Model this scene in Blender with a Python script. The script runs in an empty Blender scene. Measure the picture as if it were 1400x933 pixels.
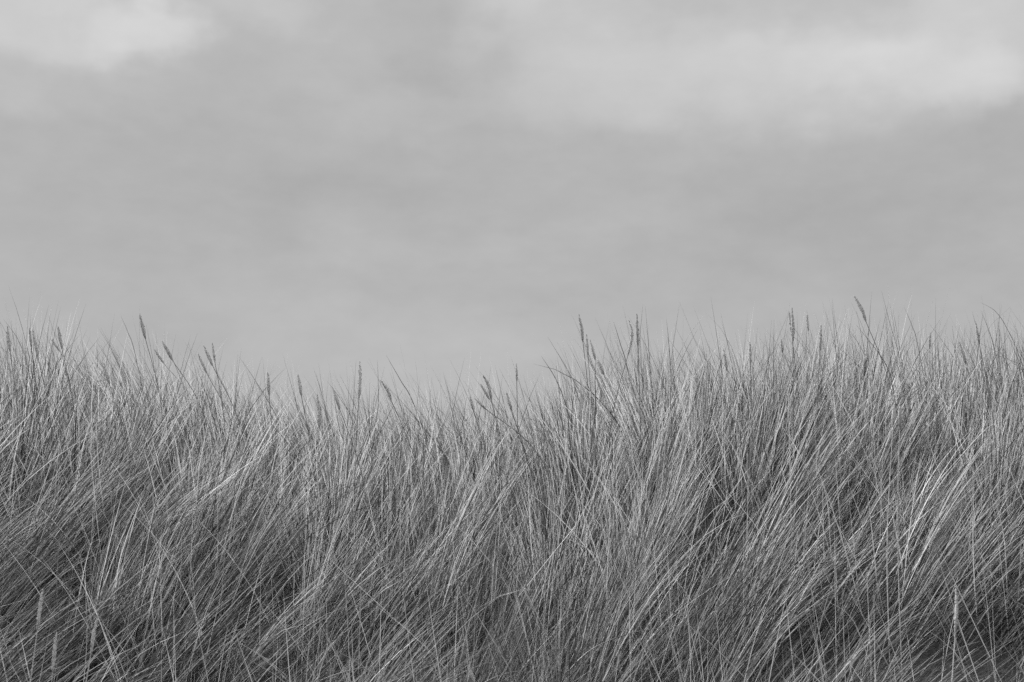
import bpy, math
import numpy as np
from mathutils import Vector

rng = np.random.default_rng(41)
scene = bpy.context.scene
COL = scene.collection
R = math.radians

# ------------------------------------------------------------------ camera
CAM = np.array([0.0, 0.0, 1.6])
PITCH = R(9.0)
F = 1400 * 50.0 / 36.0
cam_data = bpy.data.cameras.new("camera")
cam_data.lens = 50.0
cam_data.sensor_width = 36.0
cam_data.clip_end = 5000.0
cam_data.dof.use_dof = True
cam_data.dof.focus_distance = 7.4
cam_data.dof.aperture_fstop = 5.0
cam = bpy.data.objects.new("camera", cam_data)
cam.location = CAM
cam.rotation_euler = (R(90) + PITCH, 0, 0)
COL.objects.link(cam)
scene.camera = cam


def ray(px, py):
    """direction through a pixel of the 1400 x 933 photograph, scaled to y = 1"""
    u, v = (px - 700.0) / F, (466.5 - py) / F
    d = np.array([u, math.cos(PITCH) - v * math.sin(PITCH), math.sin(PITCH) + v * math.cos(PITCH)])
    return d / d[1]


# ------------------------------------------------------------------ dune shape
SKY_PX = [-600, -200, 0, 130, 300, 420, 550, 650, 735, 800, 880, 1000, 1150, 1300, 1400, 1600, 2000]
SKY_PY = [500, 486, 479, 482, 519, 550, 554, 557, 552, 519, 494, 489, 482, 480, 479, 480, 490]
CR_X = np.array([(p - 700.0) / F * 9.7 for p in SKY_PX])
CR_Z = np.array([CAM[2] + 9.7 * ray(700, q)[2] - 0.60 for q in SKY_PY])
PR_Y = [-400, -60, -8, 0, 2.5, 4, 5.2, 6.2, 7.2, 8.2, 9.0, 9.7, 10.6, 12, 16, 26, 60, 3000]
PR_S = [0.0, -.1, -.08, 0.0, .05, .10, .18, .35, .60, .83, .955, 1.0, 1.0, .95, .70, .25, 0.0, 0.0]


def smooth_noise(x, y, sc, seed):
    g = np.random.default_rng(seed).random((64, 64))
    x, y = np.asarray(x) / sc + 31.3, np.asarray(y) / sc + 17.7
    xi, yi = np.floor(x).astype(int), np.floor(y).astype(int)
    fx, fy = x - xi, y - yi
    fx, fy = fx * fx * (3 - 2 * fx), fy * fy * (3 - 2 * fy)
    a, b = g[xi % 64, yi % 64], g[(xi + 1) % 64, yi % 64]
    c, d = g[xi % 64, (yi + 1) % 64], g[(xi + 1) % 64, (yi + 1) % 64]
    return (a * (1 - fx) + b * fx) * (1 - fy) + (c * (1 - fx) + d * fx) * fy - 0.5


_fy = np.linspace(-400, 3000, 340001)
_fs = np.interp(_fy, PR_Y, PR_S)
_k = np.hanning(121); _k /= _k.sum()
_fs = np.convolve(np.pad(_fs, 60, mode='edge'), _k, mode='valid')
_cx = np.linspace(-8, 8, 1601)
_cz = np.interp(_cx, CR_X, CR_Z)
_k = np.hanning(91); _k /= _k.sum()
_cz = np.convolve(np.pad(_cz, 45, mode='edge'), _k, mode='valid')


def ground(x, y):
    x = np.asarray(x, float); y = np.asarray(y, float)
    s = np.interp(y, _fy, _fs)
    z = np.interp(x, _cx, _cz) * s
    near = np.clip((40 - np.abs(y)) / 20, 0, 1)
    z = z + near * np.interp(y, [7.5, 9.0], [1, .45]) * (0.16 * smooth_noise(x, y, 1.3, 5) + 0.10 * smooth_noise(x, y, 0.5, 6))
    return z


# ------------------------------------------------------------------ materials
def new_mat(name):
    m = bpy.data.materials.new(name)
    m.use_nodes = True
    nt = m.node_tree
    for n in list(nt.nodes):
        nt.nodes.remove(n)
    return m, nt, nt.nodes.new('ShaderNodeOutputMaterial')


def leaf_material(name, lo, hi, transl=0.3, attr='tone', rough=0.45, spec=0.35, noise=None):
    m, nt, out = new_mat(name)
    N, L = nt.nodes.new, nt.links.new
    ramp = N('ShaderNodeMapRange')
    ramp.inputs['To Min'].default_value = lo
    ramp.inputs['To Max'].default_value = hi
    if attr:
        a = N('ShaderNodeAttribute'); a.attribute_name = attr
        L(a.outputs['Fac'], ramp.inputs['Value'])
    else:
        tc = N('ShaderNodeTexCoord')
        nz = N('ShaderNodeTexNoise')
        nz.inputs['Scale'].default_value = noise or 120.0
        nz.inputs['Detail'].default_value = 2.0
        L(tc.outputs['Object'], nz.inputs['Vector'])
        ramp.inputs['From Min'].default_value = 0.3
        ramp.inputs['From Max'].default_value = 0.7
        L(nz.outputs['Fac'], ramp.inputs['Value'])
    comb = N('ShaderNodeCombineColor')
    for k in ('Red', 'Green', 'Blue'):
        L(ramp.outputs['Result'], comb.inputs[k])
    p = N('ShaderNodeBsdfPrincipled')
    p.inputs['Roughness'].default_value = rough
    p.inputs['Specular IOR Level'].default_value = spec
    L(comb.outputs['Color'], p.inputs['Base Color'])
    t = N('ShaderNodeBsdfTranslucent')
    L(comb.outputs['Color'], t.inputs['Color'])
    mx = N('ShaderNodeMixShader')
    mx.inputs['Fac'].default_value = transl
    L(p.outputs[0], mx.inputs[1]); L(t.outputs[0], mx.inputs[2])
    L(mx.outputs[0], out.inputs['Surface'])
    return m


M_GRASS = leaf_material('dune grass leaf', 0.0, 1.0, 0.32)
M_HEAD = leaf_material('seed head', 0.50, 0.78, 0.40, attr=None, rough=0.7, spec=0.15, noise=90)
M_PALEHEAD = leaf_material('bleached seed head', 0.60, 0.82, 0.42, attr=None, rough=0.7, spec=0.15, noise=90)
M_STEM = leaf_material('grass stem', 0.14, 0.26, 0.1, attr=None, noise=25)
M_PALESTEM = leaf_material('dry stem', 0.56, 0.80, 0.15, attr=None, noise=25)
M_BLADE = leaf_material('single leaf blade', 0.16, 0.28, 0.2, attr=None, noise=25)

M_SAND, nt, out = new_mat('sand under grass litter')
tc = nt.nodes.new('ShaderNodeTexCoord')
mp = nt.nodes.new('ShaderNodeMapping'); mp.inputs['Scale'].default_value = (1.0, 1.0, 1.0)
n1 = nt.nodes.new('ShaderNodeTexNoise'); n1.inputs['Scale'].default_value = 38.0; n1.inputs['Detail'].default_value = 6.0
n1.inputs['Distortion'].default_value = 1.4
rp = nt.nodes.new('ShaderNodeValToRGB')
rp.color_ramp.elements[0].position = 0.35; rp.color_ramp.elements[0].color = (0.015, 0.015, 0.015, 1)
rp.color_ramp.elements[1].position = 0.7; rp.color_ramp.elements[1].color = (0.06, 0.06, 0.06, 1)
pb = nt.nodes.new('ShaderNodeBsdfPrincipled'); pb.inputs['Roughness'].default_value = 0.9
bp = nt.nodes.new('ShaderNodeBump'); bp.inputs['Strength'].default_value = 0.6; bp.inputs['Distance'].default_value = 0.02
nt.links.new(tc.outputs['Object'], mp.inputs['Vector'])
nt.links.new(mp.outputs['Vector'], n1.inputs['Vector'])
nt.links.new(n1.outputs['Fac'], rp.inputs['Fac'])
nt.links.new(rp.outputs['Color'], pb.inputs['Base Color'])
nt.links.new(n1.outputs['Fac'], bp.inputs['Height'])
nt.links.new(bp.outputs['Normal'], pb.inputs['Normal'])
nt.links.new(pb.outputs[0], out.inputs['Surface'])


# ------------------------------------------------------------------ mesh helpers
def quad_mesh(name, verts, quads, mat, tone=None, smooth=True):
    me = bpy.data.meshes.new(name)
    nv, nq = len(verts), len(quads)
    me.vertices.add(nv)
    me.vertices.foreach_set('co', np.asarray(verts, np.float32).ravel())
    me.loops.add(nq * 4)
    me.loops.foreach_set('vertex_index', np.asarray(quads, np.int32).ravel())
    me.polygons.add(nq)
    me.polygons.foreach_set('loop_start', np.arange(0, nq * 4, 4, dtype=np.int32))
    try:
        me.polygons.foreach_set('loop_total', np.full(nq, 4, np.int32))
    except Exception:
        pass
    me.polygons.foreach_set('use_smooth', np.full(nq, smooth, bool))
    if tone is not None:
        a = me.attributes.new('tone', 'FLOAT', 'POINT')
        a.data.foreach_set('value', np.asarray(tone, np.float32))
    me.update(calc_edges=True)
    me.materials.append(mat)
    return me


def link(name, me, parent=None):
    o = bpy.data.objects.new(name, me)
    COL.objects.link(o)
    if parent is not None:
        o.parent = parent
    return o


def tag(o, label, cat, group=None, kind=None):
    if label: o['label'] = label
    if cat: o['category'] = cat
    if group: o['group'] = group
    if kind: o['kind'] = kind
    return o


# ------------------------------------------------------------------ dune ground
ys = np.concatenate([[-400, -150, -60, -30, -15, -8], np.arange(-4, 16, 0.09), [17, 18, 20, 23, 27, 34, 45, 70, 150, 400, 1000, 3000]])
xs = np.concatenate([[-3000, -800, -200, -60, -25, -14], np.arange(-9, 9.01, 0.09), [14, 25, 60, 200, 800, 3000]])
gx, gy = np.meshgrid(xs, ys)
gv = np.stack([gx, gy, ground(gx, gy)], -1).reshape(-1, 3)
nx_ = len(xs)
ii = (np.arange(len(ys) - 1)[:, None] * nx_ + np.arange(nx_ - 1)[None]).ravel()
gq = np.stack([ii, ii + 1, ii + nx_ + 1, ii + nx_], -1)
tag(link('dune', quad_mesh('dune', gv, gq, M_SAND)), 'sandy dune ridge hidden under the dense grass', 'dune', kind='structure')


# ------------------------------------------------------------------ grass
def lean_field(x, y):
    """sideways lean (tangent) of the grass: strong to the right low on the slope, slightly left on the crest"""
    t = (y - 5.6) / 3.8
    base = np.interp(t, [-0.5, 0.0, 0.35, 0.58, 0.75, 0.92, 1.5], [1.25, 1.22, 0.95, 0.48, 0.06, -0.14, -0.22])
    px = x / np.maximum(y, 1) * F + 700
    mod = np.interp(px, [0, 250, 450, 640, 760, 900, 1100, 1400], [1.1, 1.0, .85, .5, .22, .6, 1.0, 1.1])
    base = np.where(base > 0, base * mod, base)
    left = np.interp(px, [0, 400, 700, 800, 950, 1150, 1400], [-.12, -.22, -.25, -.05, .0, .02, .05])
    base = base + np.clip((t - 0.55) / 0.4, 0, 1) * left
    return base + (0.70 * smooth_noise(x, y, 0.75, 11) + 0.5 * smooth_noise(x, y, 0.28, 12)) * np.interp(t, [.5, .9], [1, .55])


NSEG = 7


def make_blades(root, az, th0, th1, length, width, bend, facing, tone):
    """vectorised ribbons: each blade leans from th0 at its root to th1 at its tip towards az"""
    n = len(root)
    s = np.linspace(0, 1, NSEG + 1)
    sm = 0.5 * (s[1:] + s[:-1])
    th = th0[:, None] + (th1 - th0)[:, None] * sm[None] ** bend[:, None]
    azs = az[:, None] + (facing[:, None] * 0.10) * sm[None]
    d = np.stack([np.sin(th) * np.cos(azs), np.sin(th) * np.sin(azs), np.cos(th)], -1)
    step = d * (length / NSEG)[:, None, None]
    p = np.concatenate([np.zeros((n, 1, 3)), np.cumsum(step, 1)], 1) + root[:, None]
    tan = np.concatenate([d[:, :1], 0.5 * (d[:, 1:] + d[:, :-1]), d[:, -1:]], 1)
    ref = np.stack([np.cos(facing), np.sin(facing), np.zeros(n)], -1)[:, None]
    w = np.cross(tan, np.broadcast_to(ref, tan.shape))
    w /= np.linalg.norm(w, axis=-1, keepdims=True) + 1e-6
    prof = (0.75 + 0.25 * np.minimum(s * 4, 1)) * (1 - s ** 2.2) + 0.06
    w = w * (0.5 * width[:, None] * prof[None])[..., None]
    v = np.stack([p - w, p + w], 2).reshape(-1, 3)
    b = (np.arange(n) * 2 * (NSEG + 1))[:, None] + 2 * np.arange(NSEG)[None]
    b = b.ravel()
    q = np.stack([b, b + 1, b + 3, b + 2], -1)
    return v, q, np.repeat(tone, 2 * (NSEG + 1))


# tussock centres, jittered grid
cell = 0.27
cx, cy = np.meshgrid(np.arange(-6.2, 6.2, cell), np.arange(4.6, 12.8, cell))
cx = cx.ravel() + rng.uniform(-.17, .17, cx.size); cy = cy.ravel() + rng.uniform(-.17, .17, cy.size)
keep = np.abs(cx) < cy * 0.40 + 0.9
for gap_x, gap_y, gap_r in ((-2.05, 6.5, .18), (-1.80, 6.25, .14), (1.68, 6.25, .22), (1.95, 6.4, .14), (1.18, 6.15, .17)):
    keep &= (cx - gap_x) ** 2 + ((cy - gap_y) * .8) ** 2 > gap_r ** 2          # open hollows between tussocks
cx, cy = cx[keep], cy[keep]
nb = (rng.lognormal(4.78, 0.36, cx.size)).astype(int)
nb = (nb * np.interp(cy, [3.9, 5.5, 8.4, 9.3, 11, 13], [.7, 1.2, 1.0, .60, .36, .22])).astype(int)
t_lean = rng.normal(0, .17, cx.size)
t_h = rng.normal(1.0, .13, cx.size)
t_tone = rng.normal(0, .07, cx.size)
ti = np.repeat(np.arange(cx.size), nb)
n = len(ti)
rad = np.abs(rng.normal(0, .10, n)); ra = rng.uniform(0, 2 * math.pi, n)
ox, oy = rad * np.cos(ra), rad * np.sin(ra)
loose = rng.random(n) < 0.16
ox[loose] += rng.uniform(-.15, .15, loose.sum()); oy[loose] += rng.uniform(-.15, .15, loose.sum())
bx, by = cx[ti] + ox, cy[ti] + oy
root = np.stack([bx, by, ground(bx, by) - 0.02], -1)
lx = lean_field(cx, cy)[ti] + t_lean[ti] + rng.normal(0, .19, n) + ox * 1.0
ly = -0.06 + rng.normal(0, .20, n) + oy * 1.6 + 0.5 * smooth_noise(cx, cy, 0.6, 14)[ti]
kind = rng.random(n)
stray = kind < 0.075
lx[stray] = rng.normal(-0.05, .55, stray.sum())
droop = (kind > 0.86)
az = np.arctan2(ly, lx)
mag = np.hypot(lx, ly)
th1 = np.arctan(mag) * 1.24
th0 = np.arctan(mag) * 0.58
th1[droop] = np.clip(th1[droop] * 1.2 + rng.uniform(.1, .7, droop.sum()), 0, 1.8)
up = np.clip((cy[ti] - 5.6) / 3.8, 0, 1)
length = (0.74 - 0.07 * up) * t_h[ti] * np.clip(rng.normal(.90, .23, n), .3, 1.32)
width = rng.uniform(.0034, .0078, n) * np.interp(by, [5.5, 7.0, 8.2, 9.4], [.68, .80, .96, .88])
bend = rng.uniform(0.8, 2.0, n)
facing = rng.uniform(0, 2 * math.pi, n)
tone = np.where(kind < np.interp(by, [6.0, 7.6, 8.4, 9.4], [.26, .42, .46, .36]), rng.normal(.74, .10, n), rng.normal(.18, .08, n))  # fewer pale blades low down, so the slope's shade is partly in the colour
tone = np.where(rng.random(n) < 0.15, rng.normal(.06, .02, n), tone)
tone = np.clip(tone * (1 + t_tone[ti] * 2.2) * np.interp(by, [6.2, 7.6, 8.6, 9.6], [.70, 1.1, 1.26, 1.12]), .03, .88)  # slope shading painted into blade tone: darker at the bottom, lighter towards the crest
short = rng.random(n) < 0.30                          # young and broken leaves
length[short] *= rng.uniform(.4, .75, short.sum())
stiff = (rng.random(n) < 0.022)                       # dead straight stems among the leaves
length[stiff] *= 1.1; th1[stiff] = th0[stiff] = np.abs(rng.normal(.25, .25, stiff.sum())); width[stiff] = .0045
az[stiff] = rng.uniform(0, 6.28, stiff.sum()); tone[stiff] = rng.uniform(.55, .78, stiff.sum())
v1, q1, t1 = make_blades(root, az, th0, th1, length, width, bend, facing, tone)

# low thatch of dead leaves at the foot of the tussocks
m = int(len(cx) * 40)
tj = rng.integers(0, len(cx), m)
bx = cx[tj] + rng.normal(0, .12, m); by = cy[tj] + rng.normal(0, .12, m)
root2 = np.stack([bx, by, ground(bx, by) + rng.uniform(0, .05, m)], -1)
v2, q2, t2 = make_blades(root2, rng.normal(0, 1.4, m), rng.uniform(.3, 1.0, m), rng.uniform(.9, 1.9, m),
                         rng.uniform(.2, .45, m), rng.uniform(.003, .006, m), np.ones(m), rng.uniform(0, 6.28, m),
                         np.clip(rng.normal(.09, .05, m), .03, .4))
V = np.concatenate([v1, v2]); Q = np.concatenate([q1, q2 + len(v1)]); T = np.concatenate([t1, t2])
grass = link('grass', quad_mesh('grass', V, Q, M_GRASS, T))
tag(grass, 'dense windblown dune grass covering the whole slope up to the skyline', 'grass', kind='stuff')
print('blades', n, 'thatch', m)


# ------------------------------------------------------------------ single stalks and blades
def catmull(pts, k):
    pts = np.asarray(pts, float)
    if len(pts) == 2:
        return np.array([pts[0] + (pts[1] - pts[0]) * t for t in np.linspace(0, 1, k + 1)])
    ext = np.vstack([2 * pts[0] - pts[1], pts, 2 * pts[-1] - pts[-2]])
    outp = []
    for i in range(len(pts) - 1):
        a, b, c, d = ext[i:i + 4]
        for t in np.linspace(0, 1, k, endpoint=False):
            outp.append(0.5 * (2 * b + (c - a) * t + (2 * a - 5 * b + 4 * c - d) * t * t + (3 * b - a - 3 * c + d) * t ** 3))
    outp.append(pts[-1])
    return np.array(outp)


def depth_for(px, py, H):
    """nearest distance at which the sight line through the pixel is H above the dune"""
    Y = np.arange(5.2, 11.6, 0.02)
    d = ray(px, py)
    h = CAM[2] + d[2] * Y - ground(d[0] * Y, Y)
    ok = np.where(h <= H)[0]
    return Y[ok[0]] if len(ok) else Y[int(np.argmin(h))]


def tube(path, radii, sides=5):
    path = np.asarray(path); k = len(path)
    tan = np.gradient(path, axis=0)
    tan /= np.linalg.norm(tan, axis=1, keepdims=True) + 1e-9
    ref = np.array([0.12, 1.0, 0.07])
    a = np.cross(tan, ref); a /= np.linalg.norm(a, axis=1, keepdims=True) + 1e-9
    b = np.cross(tan, a)
    ang = np.linspace(0, 2 * math.pi, sides, endpoint=False)
    r = np.broadcast_to(np.asarray(radii, float), (k,))
    v = path[:, None] + r[:, None, None] * (a[:, None] * np.cos(ang)[None, :, None] + b[:, None] * np.sin(ang)[None, :, None])
    q = []
    for i in range(k - 1):
        for j in range(sides):
            j2 = (j + 1) % sides
            q.append((i * sides + j, i * sides + j2, (i + 1) * sides + j2, (i + 1) * sides + j))
    return v.reshape(-1, 3), np.array(q), a, b


def head_mesh(path, rmax, seed):
    """dense spike: a knobbly tapered core closely set with lance-shaped spikelets"""
    g = np.random.default_rng(seed)
    k = len(path)
    s = np.linspace(0, 1, k)
    prof = np.interp(s, [0, .06, .2, .45, .7, .88, 1], [.25, .55, .88, 1.0, .78, .42, .06])
    v, q, a, b = tube(path, rmax * 0.88 * prof * g.uniform(.9, 1.1, k), 8)
    verts, quads = [v], [q]
    base = len(v)
    tan = np.gradient(path, axis=0); seg = np.linalg.norm(tan, axis=1, keepdims=True); tan = tan / seg
    L = np.linalg.norm(np.diff(path, axis=0), axis=1).sum()
    for i in range(80):
        f = g.uniform(.0, .97); j = f * (k - 1); j0 = int(j); w = j - j0
        j1 = min(j0 + 1, k - 1)
        c = path[j0] * (1 - w) + path[j1] * w
        pr = np.interp(f, s, prof) * rmax
        an = g.uniform(0, 2 * math.pi)
        o = a[j0] * math.cos(an) + b[j0] * math.sin(an)
        side = np.cross(tan[j0], o)
        p0 = c + o * pr * 0.70
        ln = min(g.uniform(.045, .075) * L, .016) * (1.15 - .4 * f)
        dirv = tan[j0] + o * g.uniform(.04, .16)
        dirv /= np.linalg.norm(dirv)
        wd = g.uniform(.0011, .0019)
        p1 = p0 + dirv * ln * .45 + o * pr * .2
        p2 = p0 + dirv * ln + o * pr * .25
        ring0 = [p0 + side * wd * .4, p0 + o * wd * .4, p0 - side * wd * .4, p0 - o * wd * .4]
        ring1 = [p1 + side * wd, p1 + o * wd, p1 - side * wd, p1 - o * wd]
        ring2 = [p2 + side * wd * .12, p2 + o * wd * .12, p2 - side * wd * .12, p2 - o * wd * .12]
        verts.append(np.array(ring0 + ring1 + ring2))
        qq = []
        for r0 in (0, 4):
            for j in range(4):
                qq.append((base + r0 + j, base + r0 + (j + 1) % 4, base + r0 + 4 + (j + 1) % 4, base + r0 + 4 + j))
        quads.append(np.array(qq)); base += 12
    return np.concatenate(verts), np.concatenate(quads)


def stalk(i, head_px, width_px, label, pale=False, H=0.98, depth=None):
    tip, low = head_px[0], head_px[-1]
    Y = depth or depth_for(low[0], low[1], H)
    pts = np.array([CAM + ray(p[0], p[1]) * Y for p in reversed(head_px)])       # low end first
    # lean a little in depth as well
    dz = np.random.default_rng(900 + i).normal(0, .10)
    pts[:, 1] += (pts[:, 2] - pts[0, 2]) * dz
    d = pts[1] - pts[0]; d = d / np.linalg.norm(d)
    h = max(0.25, pts[0, 2] - float(ground(pts[0, 0], pts[0, 1])))
    rx = pts[0, 0] - np.clip(d[0] / max(d[2], .3), -.9, .9) * h * .55
    ry = pts[0, 1] - np.clip(d[1] / max(d[2], .3), -.4, .4) * h * .5
    root = np.array([rx, ry, float(ground(rx, ry)) - .02])
    mid = pts[0] - d * h * .45
    e = bpy.data.objects.new('marram_grass_stalk', None)
    COL.objects.link(e); e.location = root
    e.empty_display_size = .1
    tag(e, label, 'grass stalk', 'flowering stalks of the dune grass')
    top = pts[0] + (pts[1] - pts[0]) * .06
    sp = catmull([root, mid, pts[0], top], 8) - root
    v, q, _, _ = tube(sp, np.linspace(.0024, .0015, len(sp)), 6)
    link('stem', quad_mesh('stem', v, q, M_PALESTEM if pale else M_STEM), e)
    hp = catmull(pts, 9 if len(pts) > 2 else 18) - root
    v, q = head_mesh(hp, 0.55 * width_px * Y / F, 50 + i)
    link('seed_head', quad_mesh('seed_head', v, q, M_PALEHEAD if pale or 'dark' not in label.split(',')[0].split(' beside')[0] else M_HEAD), e)
    return e


HEADS = [
    ([(10, 445), (14, 482)], 4.5, 'greyish spike nearest the left end of the skyline', 0),
    ([(41, 449), (43, 476)], 3.2, 'slim dark upright spike left of a wider curved one near the left edge', 0),
    ([(44, 450), (48, 468), (52, 489)], 4.5, 'wide curved spike just right of a slim upright one near the left edge', 0),
    ([(79, 445), (85, 478)], 4.2, 'dark spike standing above the grass with a shorter pale spike at its left', 0),
    ([(71, 464), (81, 480)], 3.2, 'short pale spike leaning left beside a taller dark one', 1),
    ([(192, 430), (199, 464)], 4.8, 'tallest dark spike on the left part of the skyline, leaning slightly left', 0),
    ([(221, 466), (236, 493)], 4.8, 'dark spike leaning steeply left, right of the tallest left one', 0),
    ([(211, 478), (224, 497)], 3.2, 'faint short spike low behind the steeply leaning dark one', 1),
    ([(270, 483), (283, 511)], 3.6, 'lowest of three spikes close together on the left downslope', 0),
    ([(279, 473), (291, 501)], 4.4, 'middle, steeply leaning one of three spikes close together on the left downslope', 0),
    ([(290, 469), (294, 496)], 3.2, 'uppermost upright one of three spikes close together on the left downslope', 0),
    ([(141, 495), (150, 526)], 4.5, 'grey spike half sunk among leaning blades below the left skyline', 0),
    ([(160, 533), (155, 563)], 5.0, 'pale spike inside the grass well below the left skyline', 1),
    ([(367, 510), (368, 541)], 4.5, 'upright spike at the left start of the skyline dip', 0),
    ([(407, 511), (412, 541)], 4.8, 'left-leaning spike in the left part of the skyline dip', 0),
    ([(434, 540), (437, 562), (436, 586)], 5.5, 'long pale broad spike sunk in the grass of the skyline dip', 1),
    ([(455, 530), (465, 561)], 4.4, 'left-leaning spike just left of the big solitary upright one', 0),
    ([(491, 493), (491.5, 520), (490.5, 546)], 5.2, 'big solitary upright spike rising over the skyline dip', 0),
    ([(520, 520), (529, 532), (535, 548)], 4.6, 'bent spike right of the big solitary upright one', 0),
    ([(660, 512), (668, 528), (672, 548)], 4.4, 'dark curved spike, larger of a pair near the bottom of the skyline dip', 0),
    ([(657, 525), (669, 546)], 3.4, 'paler smaller spike behind the dark curved one near the bottom of the dip', 1),
    ([(642, 542), (647, 561)], 3.6, 'short upright spike left of the curved pair in the dip', 0),
    ([(649, 545), (665, 560)], 3.2, 'strongly slanted short spike below the curved pair in the dip', 0),
    ([(692, 536), (700, 563)], 4.0, 'left-leaning spike at the right end of the skyline dip', 0),
    ([(706, 497), (706.5, 523)], 2.8, 'thin isolated upright spike where the skyline starts to rise to the right', 0),
    ([(791, 430), (795, 449), (797, 468)], 4.2, 'rough dark spike, tallest of the group left of the right rise', 0),
    ([(802, 457), (804, 488)], 3.2, 'narrow dark spike between the rough tall one and a paler one', 0),
    ([(807, 464), (814, 493)], 3.8, 'paler left-leaning spike right of the narrow dark one', 1),
    ([(817, 492), (826, 513)], 4.6, 'broad pale spike lowest of the group left of the right rise', 1),
    ([(860, 438), (864, 455), (862, 470), (858, 487)], 4.4, 'spike bowed to the right, left one of a dark pair', 0),
    ([(870, 430), (872, 475)], 4.2, 'long straight dark spike, right one of a dark pair', 0),
    ([(989, 477), (994, 508)], 4.0, 'faint spike in the thin grass between two groups of dark spikes', 1),
    ([(1025, 467), (1026, 498)], 3.8, 'grey upright spike left of the thick forked pair', 0),
    ([(1083, 420), (1084, 445), (1084, 468)], 5.0, 'thick dark upright spike, taller half of the forked pair', 0),
    ([(1078, 427), (1082, 456)], 3.2, 'thin spike, left half of the forked pair', 0),
    ([(1103, 427), (1105, 453)], 3.2, 'pale blurred spike standing free right of the forked pair', 1),
    ([(1123, 444), (1122, 462), (1121, 481)], 4.6, 'dark spike leaning slightly right, beside the pale blurred one', 0),
    ([(1168, 404), (1177, 420), (1184, 440)], 5.2, 'highest spike of all, dark and leaning left over the right rise', 0),
    ([(1334, 439), (1339, 471)], 4.2, 'dark spike among upright blades near the right edge', 0),
    ([(1310, 467), (1321, 498)], 4.6, 'pale left-leaning spike left of the dark one near the right edge', 1),
    ([(1067, 464), (1070, 483)], 3.4, 'short pale spike low to the left of the forked pair', 1),
    ([(1185, 472), (1186, 494)], 4.0, 'pale spike below the highest spike of all', 1),
    ([(1270, 455), (1271, 477)], 3.4, 'faint upright spike between the highest one and the right edge', 1),
    ([(1222, 552), (1221, 582)], 5.6, 'pale broad spike, left one of two side by side deep in the right grass', 1),
    ([(1230, 552), (1230, 584)], 5.6, 'pale broad spike, right one of two side by side deep in the right grass', 1),
    ([(59, 806), (55, 830), (51, 862)], 5.0, 'bright spike highest of the three in the bottom left corner', 1),
    ([(78, 864), (75, 890), (72, 920)], 5.0, 'bright spike lowest of the three in the bottom left corner', 1),
    ([(133, 840), (128, 868), (124, 896)], 4.8, 'bright spike furthest right of the three in the bottom left corner', 1),
    ([(1307, 802), (1308, 830), (1306, 866)], 5.0, 'bright spike alone in the dark grass at the lower right', 1),
    ([(638, 905), (650, 936)], 4.0, 'bright spike cut by the bottom edge near the middle', 1),
]
for i, (hp, wpx, lab, pale) in enumerate(HEADS):
    low = hp[-1]
    H = 0.95 if low[1] < 580 else 1.25
    stalk(i, hp, wpx, lab, bool(pale), H)


def ribbon(path, width):
    path = np.asarray(path); k = len(path)
    tan = np.gradient(path, axis=0); tan /= np.linalg.norm(tan, axis=1, keepdims=True) + 1e-9
    w = np.cross(tan, np.array([.25, 1.0, .2])); w /= np.linalg.norm(w, axis=1, keepdims=True) + 1e-9
    nrm = np.cross(tan, w)
    r = np.asarray(width)[:, None] * .5
    v = np.stack([path - w * r, path + nrm * r * .5, path + w * r, path - nrm * r * .12], 1).reshape(-1, 3)
    q = []
    for i in range(k - 1):
        for j in range(4):
            q.append((i * 4 + j, i * 4 + (j + 1) % 4, i * 4 + 4 + (j + 1) % 4, i * 4 + 4 + j))
    return v, np.array(q)


def single(name, cat, group, pts_px, w_mm, mat, label, H=0.9, sink=True):
    """one long blade or stem whose tip comes first; it is carried on down to the dune"""
    top = min(pts_px, key=lambda p: p[1])
    low = pts_px[-1]
    Y = depth_for(top[0], top[1], H)
    pts = [CAM + ray(p[0], p[1]) * Y for p in reversed(pts_px)]
    d = pts[1] - pts[0]; d /= np.linalg.norm(d)
    h = pts[0][2] - float(ground(pts[0][0], pts[0][1]))
    if sink and h > 0.03:
        rx = pts[0][0] - np.clip(d[0] / max(d[2], .35), -1.2, 1.2) * h * .7
        ry = Y + .04
        pts = [np.array([rx, ry, float(ground(rx, ry)) - .02])] + pts
    p = catmull(pts, 8)
    root = p[0].copy()
    s = np.linspace(0, 1, len(p))
    wd = w_mm / 1000 * ((0.8 + .2 * np.minimum(4 * s, 1)) * (1 - s ** 3) + .12)
    v, q = ribbon(p - root, wd)
    o = link(name, quad_mesh(name, v, q, mat))
    o.location = root
    return tag(o, label, cat, group)


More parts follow.
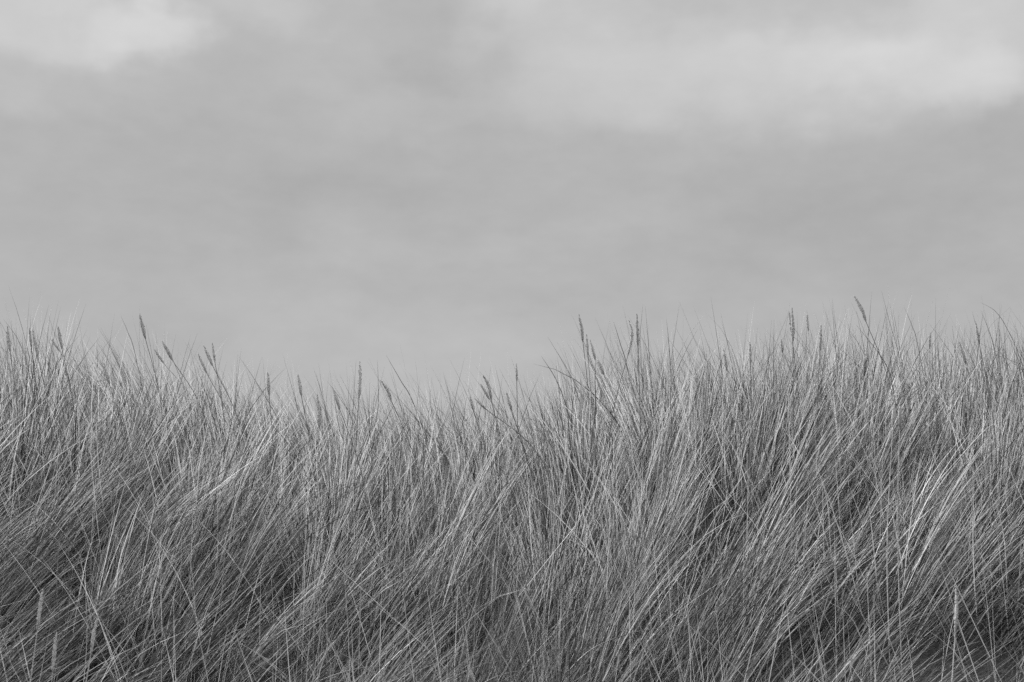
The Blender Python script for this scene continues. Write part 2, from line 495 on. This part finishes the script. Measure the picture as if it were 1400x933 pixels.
BL = [
    ([(528, 486), (548, 521), (567, 556)], 7, 'dark blade leaning left above the middle of the skyline dip'),
    ([(749, 461), (777, 508), (805, 562)], 6, 'longest dark blade slanting left on the rise right of the dip'),
    ([(740, 487), (760, 519), (776, 562)], 8, 'broad dark curved blade below the longest slanting one'),
    ([(839, 440), (848, 470), (858, 505)], 7, 'dark stiff blade left of the spike bowed to the right'),
    ([(879, 416), (875, 458), (871, 508)], 5, 'upright blade rising over the long straight dark spike'),
    ([(911, 435), (914, 466), (917, 505)], 5, 'upright dark blade right of the long straight spike'),
    ([(929, 415), (923, 455), (917, 500)], 3.5, 'tall thin blade leaning right of the dark pair of spikes'),
    ([(962, 431), (940, 462), (919, 505), (905, 540)], 4, 'long blade slanting right and crossing its neighbours'),
    ([(1205, 397), (1216, 440), (1230, 492)], 4.5, 'tallest single blade of all, on the right rise'),
    ([(1236, 420), (1247, 446), (1256, 478)], 4.5, 'left-leaning blade right of the tallest single blade'),
    ([(1341, 414), (1361, 426), (1377, 450), (1396, 495)], 4.5, 'arching blade bent far over near the right edge'),
    ([(1171, 445), (1199, 480), (1214, 505), (1222, 540)], 7, 'dark curved blade under the highest spike'),
    ([(165, 432), (175, 455), (186, 490)], 5, 'tall blade left of the tallest spike on the left skyline'),
    ([(5, 437), (22, 460), (32, 482), (40, 510)], 5, 'curved blade bending left at the left end of the skyline'),
    ([(42, 430), (42, 455), (43, 490)], 3.5, 'thin upright blade above the slim spike near the left edge'),
    ([(516, 492), (517, 520), (517, 555), (512, 590)], 5.5, 'dark upright blade right of the big solitary spike'),
    ([(1329, 425), (1335, 450), (1341, 486)], 4, 'left of two thin blades beside the dark spike near the right edge'),
    ([(1341, 425), (1351, 450), (1362, 490)], 4.5, 'right of two thin blades beside the dark spike near the right edge'),
    ([(1398, 480), (1389, 510), (1378, 545)], 9, 'broad dark blade leaning right at the right edge'),
    ([(814, 488), (813.5, 520), (814, 562), (809, 600)], 11, 'dark thick blade standing below the narrow dark spike'),
]
for pts, w, lab in BL:
    single('grass_blade', 'grass blade', 'single blades against the sky', pts, w * .75, M_BLADE, lab, 0.95)

ST = [
    ([(1117, 640), (1128, 672), (1133, 700), (1138, 764), (1160, 840), (1173, 936)], 7, 'thick pale stem bending from the right middle down to the bottom edge'),
    ([(1150, 787), (1188, 858), (1226, 936)], 4, 'straight dry stem slanting left, longer of two parallel ones at the lower right'),
    ([(1190, 807), (1214, 868), (1236, 936)], 4, 'straight dry stem slanting left, right one of two parallel ones at the lower right'),
    ([(1185, 775), (1188, 850), (1192, 936)], 5, 'upright dry stem crossed by two slanting ones at the lower right'),
    ([(1117, 814), (1138, 826), (1161, 842), (1180, 880)], 4, 'short dry stem bent over beside the thick pale stem'),
    ([(1265, 860), (1292, 880), (1322, 918)], 4, 'bowed dry stem below the lone bright spike at the lower right'),
    ([(995, 853), (937, 855), (875, 863), (838, 874), (806, 890), (780, 915), (765, 940)], 5, 'long dry stem arched almost level at the bottom right of centre'),
    ([(682, 884), (620, 899), (557, 923), (520, 940), (495, 965)], 4, 'dry stem lying at a low slant near the bottom centre'),
    ([(590, 911), (535, 911), (487, 915), (440, 930), (415, 950)], 5, 'dull stem lying level at the bottom centre'),
    ([(762, 920), (735, 920), (700, 919), (660, 935), (640, 960)], 4, 'thin level stem at the bottom edge right of centre'),
    ([(130, 830), (150, 872), (173, 930)], 4.5, 'dry stem slanting left right of the bright bottom left spikes'),
    ([(131, 607), (141, 627), (153, 652), (160, 680)], 4.5, 'bright short stem slanting left in the left grass'),
    ([(268, 560), (281, 594), (293, 625), (296, 650)], 5, 'bright stem bent left, upper one in the left grass'),
    ([(230, 625), (247, 662), (262, 702), (276, 750)], 5, 'long bright stem slanting left in the middle of the left grass'),
    ([(250, 727), (262, 780), (268, 850), (270, 920)], 6, 'pale thick upright stem left of the bottom centre'),
    ([(832, 762), (808, 742), (786, 727), (770, 740)], 4, 'bright bent stem folded over right of the centre'),
    ([(560, 655), (590, 680), (612, 708), (640, 760)], 4, 'thin bright stem slanting left near the centre'),
    ([(820, 640), (838, 668), (848, 696), (858, 740)], 4.5, 'bright stem slanting left right of the centre'),
    ([(970, 570), (985, 610), (1000, 655), (1008, 720)], 4.5, 'bright slanting stem below the thin skyline grass on the right'),
    ([(1370, 575), (1345, 590), (1290, 650), (1240, 700)], 6, 'thick pale stem slanting right at the right edge'),
    ([(1352, 660), (1362, 690), (1372, 730), (1376, 780)], 5, 'bright stem bent left near the right edge'),
    ([(445, 650), (425, 668), (400, 700), (380, 760)], 6, 'pale broad dead leaf curved right left of the centre'),
]
for pts, w, lab in ST:
    single('dry_stem', 'dry stem', 'bleached stems in the grass', pts, w * .75, M_STEM if ' level' in lab or 'dull' in lab or 'low slant' in lab else M_PALESTEM, lab, 0.72)

# ------------------------------------------------------------------ light
SUN_EL, SUN_AZ = 43.0, -56.0            # azimuth measured from +y (view direction) towards +x
sd = Vector((math.sin(R(SUN_AZ)) * math.cos(R(SUN_EL)), math.cos(R(SUN_AZ)) * math.cos(R(SUN_EL)), math.sin(R(SUN_EL))))
sl = bpy.data.lights.new('sun', 'SUN')
sl.energy = 4.9
sl.angle = R(3)
sl.color = (1, 1, 1)
so = bpy.data.objects.new('sun', sl)
so.rotation_euler = (-sd).to_track_quat('-Z', 'Y').to_euler()
so.location = (0, 0, 20)
COL.objects.link(so)

w = bpy.data.worlds.new('World'); scene.world = w
w.use_nodes = True
nt = w.node_tree
for nd in list(nt.nodes): nt.nodes.remove(nd)
N, L = nt.nodes.new, nt.links.new


def val(x):
    return x if not isinstance(x, (int, float)) else None


def mth(op, a, b=None, c=None):
    nd = N('ShaderNodeMath'); nd.operation = op
    for i, x in enumerate((a, b, c)):
        if x is None: continue
        if isinstance(x, (int, float)): nd.inputs[i].default_value = x
        else: L(x, nd.inputs[i])
    return nd.outputs[0]


def noise(vec, scale, detail, sx=1, sy=1, sz=1, rough=.5, off=0.0):
    mpn = N('ShaderNodeMapping'); mpn.inputs['Scale'].default_value = (sx, sy, sz)
    mpn.inputs['Location'].default_value = (off, off, off)
    L(vec, mpn.inputs['Vector'])
    t = N('ShaderNodeTexNoise'); t.inputs['Scale'].default_value = scale
    t.inputs['Detail'].default_value = detail; t.inputs['Roughness'].default_value = rough
    L(mpn.outputs['Vector'], t.inputs['Vector'])
    return mth('SUBTRACT', t.outputs['Fac'], .5)


tcw = N('ShaderNodeTexCoord'); vec = tcw.outputs['Generated']
sep = N('ShaderNodeSeparateXYZ'); L(vec, sep.inputs[0])
az0 = mth('ARCTAN2', sep.outputs['X'], sep.outputs['Y'])
el0 = mth('ARCSINE', sep.outputs['Z'])
az = mth('ADD', az0, mth('ADD', mth('MULTIPLY', noise(vec, 9, 4), .15), mth('MULTIPLY', noise(vec, 30, 4, off=3), .06)))
el = mth('ADD', el0, mth('ADD', mth('MULTIPLY', noise(vec, 9, 4, sz=2, off=7), .07), mth('MULTIPLY', noise(vec, 34, 4, off=5), .028)))


def ang(px, py):
    d = ray(px, py); d = d / np.linalg.norm(d)
    return math.atan2(d[0], d[1]), math.asin(d[2])


CLOUDS = [  # centre and half-size in picture units, brightness
    (50, 8, 200, 48, .145), (180, 30, 78, 34, .085), (20, 95, 190, 38, .045),
    (380, 0, 60, 30, .06), (690, 0, 45, 30, .05),
    (930, 110, 260, 75, .075), (1100, 120, 220, 60, .05), (1325, 55, 170, 70, .10), (1335, 112, 50, 36, .055),
    (1050, 20, 420, 60, .05), (800, 60, 120, 90, .03), (470, 95, 110, 45, .03), (530, 165, 130, 25, .025),
    (560, 320, 110, 28, .022), (800, 300, 120, 40, .02), (560, 480, 200, 60, .035), (1000, 440, 300, 40, .01),
    (570, 70, 60, 80, -.035), (1400, 170, 60, 40, -.03), (1120, 100, 190, 40, .03), (1200, 270, 220, 60, -.022), (420, 280, 300, 38, -.02), (1180, 350, 220, 50, -.012),
    (80, 350, 160, 60, -.012), (300, 190, 200, 40, -.008),
]
base = mth('MULTIPLY', mth('MAXIMUM', el0, 0.0), 0)
up_ = N('ShaderNodeMapRange'); up_.interpolation_type = 'SMOOTHSTEP'
up_.inputs['From Min'].default_value = R(18); up_.inputs['From Max'].default_value = R(75)
up_.inputs['To Min'].default_value = .470; up_.inputs['To Max'].default_value = 2.3
L(el0, up_.inputs['Value'])
back = N('ShaderNodeMapRange'); back.interpolation_type = 'SMOOTHSTEP'      # the overcast is darker on the side away from the sun
back.inputs['From Min'].default_value = .1; back.inputs['From Max'].default_value = -.8
back.inputs['To Min'].default_value = 0.0; back.inputs['To Max'].default_value = -.36
L(sep.outputs['Y'], back.inputs['Value'])
tot = mth('ADD', up_.outputs['Result'], back.outputs['Result'])
for (px, py, sx, sy, amp) in CLOUDS:
    a_, e_ = ang(px, py)
    da = mth('MULTIPLY', mth('SUBTRACT', az, a_), F / sx)
    de = mth('MULTIPLY', mth('SUBTRACT', el, e_), F / sy)
    g_ = mth('EXPONENT', mth('MULTIPLY', mth('POWER', mth('ADD', mth('MULTIPLY', da, da), mth('MULTIPLY', de, de)), 2.0), -.45))
    tot = mth('MULTIPLY_ADD', g_, amp, tot)
tot = mth('MULTIPLY_ADD', noise(vec, 5, 7, sz=3.2, off=2, rough=.6), .10, tot)
tot = mth('MULTIPLY_ADD', noise(vec, 22, 5, sz=2.0, off=9, rough=.55), .075, tot)
tot = mth('MULTIPLY_ADD', noise(vec, 55, 4, sz=1.8, off=4, rough=.55), .03, tot)
tot = mth('MULTIPLY', mth('MAXIMUM', tot, .1), 10.0 * .92 * .84)

sky = N('ShaderNodeTexSky'); sky.sky_type = 'NISHITA'; sky.sun_disc = False
sky.sun_elevation = R(SUN_EL); sky.sun_rotation = R(SUN_AZ)
bw = N('ShaderNodeRGBToBW'); L(sky.outputs[0], bw.inputs[0])
tot = mth('MULTIPLY_ADD', bw.outputs[0], .05, tot)
cmb = N('ShaderNodeCombineColor')
for k in ('Red', 'Green', 'Blue'): L(tot, cmb.inputs[k])
bg = N('ShaderNodeBackground'); bg.inputs['Strength'].default_value = .1
L(cmb.outputs[0], bg.inputs['Color'])
wo = N('ShaderNodeOutputWorld'); L(bg.outputs[0], wo.inputs['Surface'])
w.cycles.sampling_method = 'MANUAL'; w.cycles.sample_map_resolution = 512

# ------------------------------------------------------------------ render settings
scene.view_settings.view_transform = 'Standard'
scene.view_settings.look = 'None'
scene.view_settings.exposure = 0.25
scene.view_settings.gamma = 1
scene.view_settings.use_curve_mapping = False
scene.cycles.max_bounces = 8
scene.cycles.diffuse_bounces = 3
scene.cycles.transmission_bounces = 4
scene.cycles.use_denoising = False
